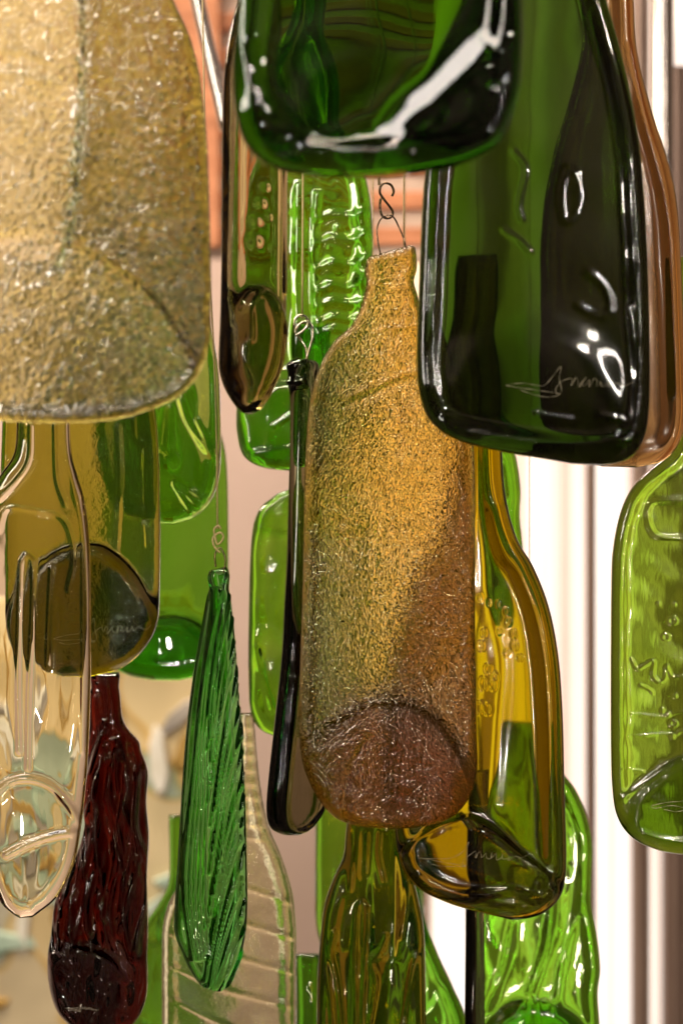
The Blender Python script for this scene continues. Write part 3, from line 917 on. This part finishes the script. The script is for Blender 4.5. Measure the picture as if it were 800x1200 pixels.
# 12. umber bottle turned side-on
o = bottle('glass_bottle', 'umber brown bottle turned half sideways with pointed base, left of the rippled green one',
           [(285, -120, 315, -120), (284, -20, 316, -20), (272, 40, 328, 40), (266, 90, 333, 90), (264, 160, 334, 160), (263, 300, 334.5, 300), (261.5, 380, 333, 370), (260, 430, 328, 420), (265, 455, 318, 450),
            (276, 474, 305, 474), (286, 485, 295, 485)],
           -0.08, 11, gl['umber'], turn=38, wavy=(0.5, 50, 3), rim=1.0, step=2, seed=33, group=G,
           feats=[('region', [(266, 430), (272, 375), (290, 345), (312, 350), (324, 385), (318, 430), (300, 470), (284, 475)], 8, 4, 0.5), ('ridge', [(276, 400), (280, 360), (298, 342), (314, 355), (320, 390)], 1.6, 4),
                  ('dots', [(292, 262, 6, 1.5), (298, 240, 5, 1.5), (304, 220, 4, 1.5), (290, 285, 7, 2), (308, 255, 4, 1.2), (312, 290, 4, 1.2)]),
                  ('ridge', [(322, 120), (324, 340)], 2.5, 6)])
child_tube(o, 'cord', [(300, -120), (300, -400), (300, -900)], 0.0004, M['cord'])

# 13. rippled green
fe = []
for z0, z1 in [(255, 248), (283, 272), (312, 300), (338, 318), (357, 352), (376, 372), (389, 384)]:
    fe.append(('ridge', [(374, z0 + 4), (390, z0 - 3), (410, z0), (436, z1)], 2.0, 4.5))
o = bottle('glass_bottle', 'bright green rippled bottle behind the cord, left of the rough amber neck',
           [(340, -60, 382, -60), (338, 60, 384, 60), (322, 130, 398, 130), (300, 175, 418, 175), (286, 212, 430, 212), (281, 250, 436, 250), (279, 330, 438, 330), (277, 470, 438, 470), (278, 508, 436, 508),
            (286, 535, 425, 535), (308, 548, 404, 548), (340, 552, 375, 552)],
           0.12, 11, gl['bright'], wavy=(0.8, 40, 1.5), rim=1.8, step=2, seed=36, group=G,
           feats=fe + [('ridge', [(372, 230), (368, 300), (372, 400)], 2.2, 5), ('ridge', [(350, 220), (348, 420)], 1.6, 6), ('region', [(290, 520), (300, 470), (330, 450), (380, 450), (420, 480), (425, 520), (380, 542), (310, 542)], 4.5, 4, 0.4),
                       ('ridge', [(322, 500), (340, 488), (356, 482)], 1.5, 3), ('dots', [(336, 215, 5, 2), (420, 205, 4, 2), (395, 268, 4, 2), (424, 330, 5, 2), (386, 290, 3, 1.5), (360, 240, 3, 1.5)]),
                       ('ridge', [(300, 430), (330, 437), (345, 430)], 1.5, 5), ('ridge', [(295, 532), (350, 526), (400, 524)], 1.5, 3)])
child_tube(o, 'cord', [(361, -60), (361, -300), (361, -900)], 0.0004, M['cord'])

# 14. dark bottle seen edge-on
o = bottle('glass_bottle', 'smoky dark bottle seen edge on, tight against the left side of the rough amber bottle',
           [(351, 419, 364, 419), (345, 428, 369, 426), (347, 440, 369, 438), (344, 450, 369, 448), (349, 462, 367, 460), (348, 520, 363, 520), (345, 600, 362, 600), (341, 680, 362, 680), (335, 760, 361, 760),
            (327, 830, 364, 830), (319, 900, 371, 895), (316, 940, 374, 930), (319, 962, 370, 955), (328, 973, 358, 970), (338, 977, 348, 976)],
           0.03, 12, gl['smoke'], turn=62, wavy=(0.4, 50, 3), rim=1.0, step=2, seed=39, group=G,
           feats=[('dots', [(357, 430, 5, 1.5), (350, 442, 5, 1.5)])])
child_tube(o, 'wire_loop', [(360, 424), (358, 408), (352, 398), (346, 390), (350, 381), (359, 377), (366, 383), (366, 396), (362, 410), (358, 424)], 0.0008, M['bright_wire'])
child_tube(o, 'hook', [(347, 388), (345, 377), (350, 370), (358, 371), (361, 379), (355, 388), (348, 392)], 0.0008, M['bright_wire'])
child_tube(o, 'cord', [(354, 374), (354.5, 290), (355, 100), (356, -900)], 0.0007, M['cord'])

# 15. emerald fluted leaf-like bottle
fl = []
for i in range(24):
    y0 = 672 + 19 * i
    x1 = 262 + min(17, i * 2) + 3 * math.sin(i * 2.3)
    y0 += 6 * math.sin(i * 1.7)
    fl.append([(x1, y0), (x1 - 9 - i * 0.3, y0 + 40), (x1 - 17 - i * 0.7, y0 + 95), (x1 - 24 - i * 1.1, y0 + 165)])
for i in range(5):
    a = i / 4
    fl.append([(249 + 5 * a, 690), (233 + 14 * a, 800), (221 + 18 * a, 920), (212 + 22 * a, 1040), (222 + 16 * a, 1120)])
o = bottle('glass_bottle', 'emerald green fluted bottle, narrow as a folded leaf, hanging on a twisted hook',
           [(247, 668, 266, 664), (244, 676, 269, 674), (246, 690, 268, 690), (243, 700, 270, 700), (236, 740, 274, 740), (226, 800, 278, 800), (219, 860, 282, 860), (214, 930, 286, 930), (210, 1000, 288, 1000), (206, 1060, 288.5, 1060),
            (206, 1090, 287, 1090), (214, 1112, 284, 1112), (221, 1130, 278, 1134), (234, 1152, 267, 1155), (246, 1161, 256, 1162)],
           -0.03, 9, gl['emerald'], turn=25, wavy=(0.35, 40, 3), rim=0.8, step=1.6, seed=42, group=G,
           feats=[('flutes', fl, 3.2, 1.7), ('dots', [(278 + 2 * math.sin(i * 2.1), 730 + 17 * i + 4 * math.sin(i * 1.3), 5.5 + 1.5 * math.sin(i * 3.1), 1.8 + 0.7 * math.sin(i * 1.9)) for i in range(23)])])
child_tube(o, 'wire_loop', [(262, 672, -.004), (264, 655), (258, 642), (252, 650), (253, 664, -.004)], 0.0005, M['hook'])
child_tube(o, 'hook', [(258, 648), (251, 640), (250, 630), (258, 624), (262, 630), (255, 638), (252, 628), (251, 620), (256, 616), (259, 620)], 0.0006, M['cord'])
child_tube(o, 'cord', [(255, 620), (253.5, 500), (249.5, 385), (240, 150), (225, -900)], 0.0005, M['cord'])

# 16. green at centre left
o = bottle('glass_bottle', 'bright green bottle half hidden behind the smoky edge on bottle, above the clear crackled neck',
           [(348, 380, 386, 380), (346, 470, 388, 470), (345, 560, 390, 560), (322, 580, 412, 580), (303, 598, 430, 598), (295, 630, 438, 630), (292, 700, 441, 700), (291, 800, 442, 800), (293, 832, 440, 832), (302, 852, 430, 852),
            (320, 862, 412, 862), (350, 866, 382, 866)],
           0.13, 9, gl['bright'], wavy=(1.0, 40, 1.5), rim=1.2, step=2.5, seed=45, group=G,
           feats=[('ridge', [(305, 620), (330, 626), (360, 622)], 1.6, 4), ('ridge', [(300, 760), (308, 790), (320, 830)], 1.6, 4)])
child_tube(o, 'cord', [(367, 380), (367, 100), (367, -900)], 0.0004, M['cord'])

# 17. green sliver right of the olive gold neck
o = bottle('glass_bottle', 'bright green wavy bottle showing as a sliver right of the olive gold neck',
           [(578, 470, 592, 470), (574, 478, 596, 480), (573, 500, 599, 505), (570, 520, 600, 522), (568, 545, 606, 542), (568, 575, 610, 575), (568, 605, 609, 605), (568, 650, 613, 650), (569, 690, 612, 690), (574, 720, 606, 722), (584, 734, 598, 734)],
           0.16, 10, gl['bright'], wavy=(0.6, 30, 1.5), rim=1.2, step=2.5, seed=48, group=G)
child_tube(o, 'cord', [(585, 470), (585, 100), (585, -900)], 0.0004, M['cord'])

# 18. big leaf green lower right
o = bottle('glass_bottle', 'leaf green bottle with a scalloped right edge, bottom right below the olive gold one',
           [(606, 845, 636, 845), (602, 855, 640, 855), (598, 880, 646, 882), (588, 902, 658, 904), (565, 925, 674, 925), (552, 955, 687, 955), (546, 990, 694, 990), (545, 1030, 693, 1030), (545, 1060, 693, 1060), (545, 1095, 699, 1095), (545, 1135, 703, 1135),
            (545, 1165, 700, 1165), (546, 1210, 702, 1210), (552, 1250, 694, 1250), (575, 1275, 670, 1275), (610, 1283, 640, 1283)],
           0.17, 9, gl['bright'], wavy=(0.6, 55, 2.5), rim=1.2, step=2.5, seed=51, group=G,
           feats=[('region', [(565, 1215), (590, 1185), (625, 1175), (665, 1190), (690, 1220), (680, 1260), (620, 1270), (570, 1255)], 6, 3, 0.5),
                  ('ridge', [(600, 1080), (590, 1130), (570, 1180)], 1.3, 5), ('ridge', [(650, 1000), (640, 1100), (620, 1160)], 1.3, 5), ('ridge', [(680, 1050), (660, 1120), (650, 1180)], 1.0, 5)])
child_tube(o, 'cord', [(620, 845), (620, 100), (618, -900)], 0.0004, M['cord'])

# 19. dark edge-on strip
o = bottle('glass_bottle', 'dark bottle seen edge on, a narrow black upright strip below the olive gold base',
           [(550, 900, 562, 900), (549, 980, 563, 980), (548, 1080, 564, 1080), (547, 1200, 565, 1200), (547, 1350, 565, 1350), (550, 1375, 562, 1375)],
           0.10, 8, gl['smoke'], turn=60, wavy=(0.2, 50, 3), step=2, seed=54, group=G)
child_tube(o, 'cord', [(556, 900), (556, 100), (556, -900)], 0.0004, M['cord'])

# 20. fluted olive
o = bottle('glass_bottle', 'olive bottle with long drips and furrows, its neck directly under the rough amber bottle',
           [(417, 800, 457, 800), (413, 820, 461, 820), (410, 920, 466, 920), (405, 975, 471, 975), (402, 1003, 477, 1003), (391, 1028, 484, 1030), (380, 1060, 491, 1058), (375, 1100, 496, 1085), (372, 1140, 498, 1130),
            (371, 1200, 499, 1200), (371, 1300, 499, 1300), (376, 1380, 494, 1380), (400, 1410, 470, 1410)],
           0.08, 12, gl['flute'], wavy=(0.7, 30, 5), rim=1.2, step=1.9, seed=57, group=G,
           feats=[('ridge', [(430, 1062), (424, 1054), (419, 1060), (416, 1110), (417, 1200), (418, 1300)], 2.2, 2.4), ('ridge', [(430, 1062), (428, 1110), (424, 1200), (426, 1290)], 2.0, 2.4),
                  ('ridge', [(445, 975), (444, 1000), (450, 1030)], 2.0, 3), ('ridge', [(478, 1030), (474, 1070), (470, 1095)], 1.8, 2.4), ('ridge', [(488, 1116), (482, 1130), (474, 1180), (468, 1230)], 2.0, 2.6),
                  ('ridge', [(412, 990), (410, 1040)], 1.8, 3), ('ridge', [(392, 1090), (388, 1115), (395, 1150), (402, 1220)], 1.8, 2.6), ('ridge', [(382, 1130), (388, 1170), (390, 1230)], 1.8, 2.6),
                  ('ridge', [(452, 1095), (445, 1112), (434, 1125), (440, 1150), (432, 1200)], 1.8, 3), ('ridge', [(430, 975), (428, 1020)], 1.4, 3), ('ridge', [(460, 975), (462, 1040), (458, 1120)], -1.4, 5)])
child_tube(o, 'cord', [(437, 800), (437, 100), (437, -900)], 0.0004, M['cord'])

# 21. green shoulder between
o = bottle('glass_bottle', 'dark green bottle shoulder sloping down right of the furrowed olive bottle',
           [(462, 960, 486, 960), (458, 1040, 492, 1040), (446, 1080, 499, 1080), (425, 1120, 514, 1120), (412, 1155, 530, 1155), (404, 1195, 546, 1195), (400, 1260, 552, 1260), (400, 1360, 552, 1360), (430, 1400, 520, 1400)],
           0.20, 9, gl['grass'], wavy=(0.7, 40, 2), rim=1.0, step=3, seed=60, group=G)
child_tube(o, 'cord', [(474, 960), (474, 100), (474, -1000)], 0.0004, M['cord'])

# 22. green under the amber corner
o = bottle('glass_bottle', 'bright green bottle peeking out under the lower left corner of the rough amber bottle',
           [(420, 700, 450, 700), (416, 800, 455, 800), (390, 850, 478, 850), (374, 890, 492, 890), (370, 930, 496, 930), (369, 1040, 497, 1040), (370, 1085, 496, 1085), (378, 1108, 486, 1108), (400, 1118, 465, 1118)],
           0.26, 8, gl['bright'], wavy=(0.5, 50, 2), rim=1.0, step=3, seed=63, group=G)
child_tube(o, 'cord', [(434, 700), (434, 100), (434, -1000)], 0.0004, M['cord'])

# 23. dark green neck at the bottom
o = bottle('glass_bottle', 'dark green bottle neck rising from the bottom edge, right of the clear crackled bottle',
           [(350, 1117, 369, 1117), (346, 1121, 374, 1121), (346, 1140, 374, 1140), (347, 1200, 375, 1200), (340, 1260, 383, 1260), (320, 1320, 410, 1320), (310, 1400, 420, 1400), (310, 1560, 420, 1560), (340, 1600, 390, 1600)],
           0.20, 10, gl['grass'], wavy=(0.4, 50, 2), rim=1.0, step=3, seed=66, group=G)

# 24. clear crackled bottle
fe = [('ridge', [(205, 1055 + 38 * i), (270, 1075 + 42 * i), (350, 1098 + 40 * i)], 2.6, 3) for i in range(-1, 8)]
fe += [('ridge', [(280, 850 + 16 * i), (305, 853 + 16 * i)], 1.8, 4) for i in range(9)]
o = bottle('glass_bottle', 'clear crackled bottle with slanting ribs, behind the emerald fluted one at the bottom',
           [(282, 835, 296, 835), (280, 845, 298, 845), (281, 870, 300, 870), (278, 920, 305, 920), (268, 965, 314, 965), (240, 1010, 330, 1005), (205, 1045, 342, 1045), (193, 1075, 346, 1080), (190, 1110, 347, 1110),
            (190, 1200, 347, 1200), (190, 1340, 347, 1340), (200, 1390, 338, 1390), (240, 1410, 300, 1410)],
           0.13, 9, gl['crackle'], wavy=(0.5, 50, 1), rim=1.8, step=2.3, seed=69, group=G, feats=fe)

# 25. dull green behind
o = bottle('glass_bottle', 'dull green bottle blurred between the red brown one and the clear crackled one',
           [(200, 955, 214, 955), (198, 962, 217, 962), (198, 1030, 217, 1030), (185, 1060, 228, 1060), (168, 1085, 246, 1085), (158, 1115, 256, 1115), (154, 1200, 260, 1200), (154, 1330, 260, 1330), (180, 1360, 235, 1360)],
           0.30, 9, gl['grass'], wavy=(0.3, 50, 2), step=3, seed=72, group=G)

# 26. red brown bottle
rg = np.random.RandomState(11)
creases = []
for i in range(17):
    x = 64 + i * 6.7
    ph = rg.uniform(0, 6)
    y0 = 860 + rg.uniform(0, 60)
    P = []
    for y in np.linspace(y0, 1110, 9):
        sh = (120 - x) * 0.55 * max(0, (1000 - y) / 140)
        P.append((x + sh + 6 * math.sin(y / 22 + ph) + (1040 - y) * 0.04, y))
    creases.append(('ridge', P, rg.uniform(2.2, 4.0) * (1 if i % 3 else -1), rg.uniform(1.9, 3.0)))
for P, am in [([(125, 850), (112, 900), (118, 950), (104, 1010), (100, 1090)], 4.5), ([(140, 870), (152, 920), (140, 980), (150, 1040), (140, 1090)], 4.5),
              ([(165, 900), (160, 960), (168, 1040), (160, 1120)], 3.5), ([(128, 1000), (118, 1050), (126, 1100)], 4), ([(80, 1040), (88, 1080), (78, 1110)], 4)]:
    creases.append(('ridge', P, am, 5.5))
o = bottle('glass_bottle', 'dark red brown furrowed bottle with a knobbed base, below the olive signed bottle',
           [(109, 789, 139, 787), (106, 794, 141, 792), (107, 806, 140, 805), (104, 812, 141, 811), (105, 850, 144, 840), (101, 872, 152, 856), (102, 895, 163, 868), (98, 920, 166, 880), (97, 945, 174, 905), (99, 970, 172, 940), (88, 1005, 175, 980), (70, 1038, 172.5, 1030),
            (63, 1065, 174, 1080), (60, 1095, 173, 1120), (56, 1120, 173.5, 1150), (57, 1150, 171, 1172), (66, 1182, 163, 1192), (85, 1205, 148, 1208), (105, 1214, 130, 1215)],
           0.07, 15, gl['red'], wavy=(1.5, 22, 3), rim=1.0, step=1.8, seed=75, group=G, sign=(84, 1178, 34, 6), sign_r=0.00012,
           feats=creases + [('region', [(60, 1130), (75, 1112), (100, 1108), (130, 1120), (142, 1145), (135, 1180), (120, 1205), (85, 1200), (64, 1170)], 7, 2.2, 0.3),
                  ('ridge', [(62, 1118), (80, 1106), (105, 1110), (128, 1119), (140, 1132), (148, 1146)], 2.4, 3.2),
                  ('ridge', [(120, 960), (112, 1000), (105, 1060)], 2.0, 3), ('ridge', [(150, 930), (152, 980), (146, 1040)], 1.8, 3), ('ridge', [(135, 880), (120, 900), (112, 930)], 2.0, 3),
                  ('ridge', [(132, 990), (136, 1030), (128, 1080)], 1.8, 3), ('ridge', [(160, 1000), (158, 1100)], 1.5, 3), ('ridge', [(118, 850), (125, 880), (140, 910), (138, 950)], 1.8, 3),
                  ('dots', [(133, 1152, 3, 1.0), (148, 1159, 3, 1.0)])])

for o in bpy.data.objects:
    if '_loc' in o:
        del o['_loc']
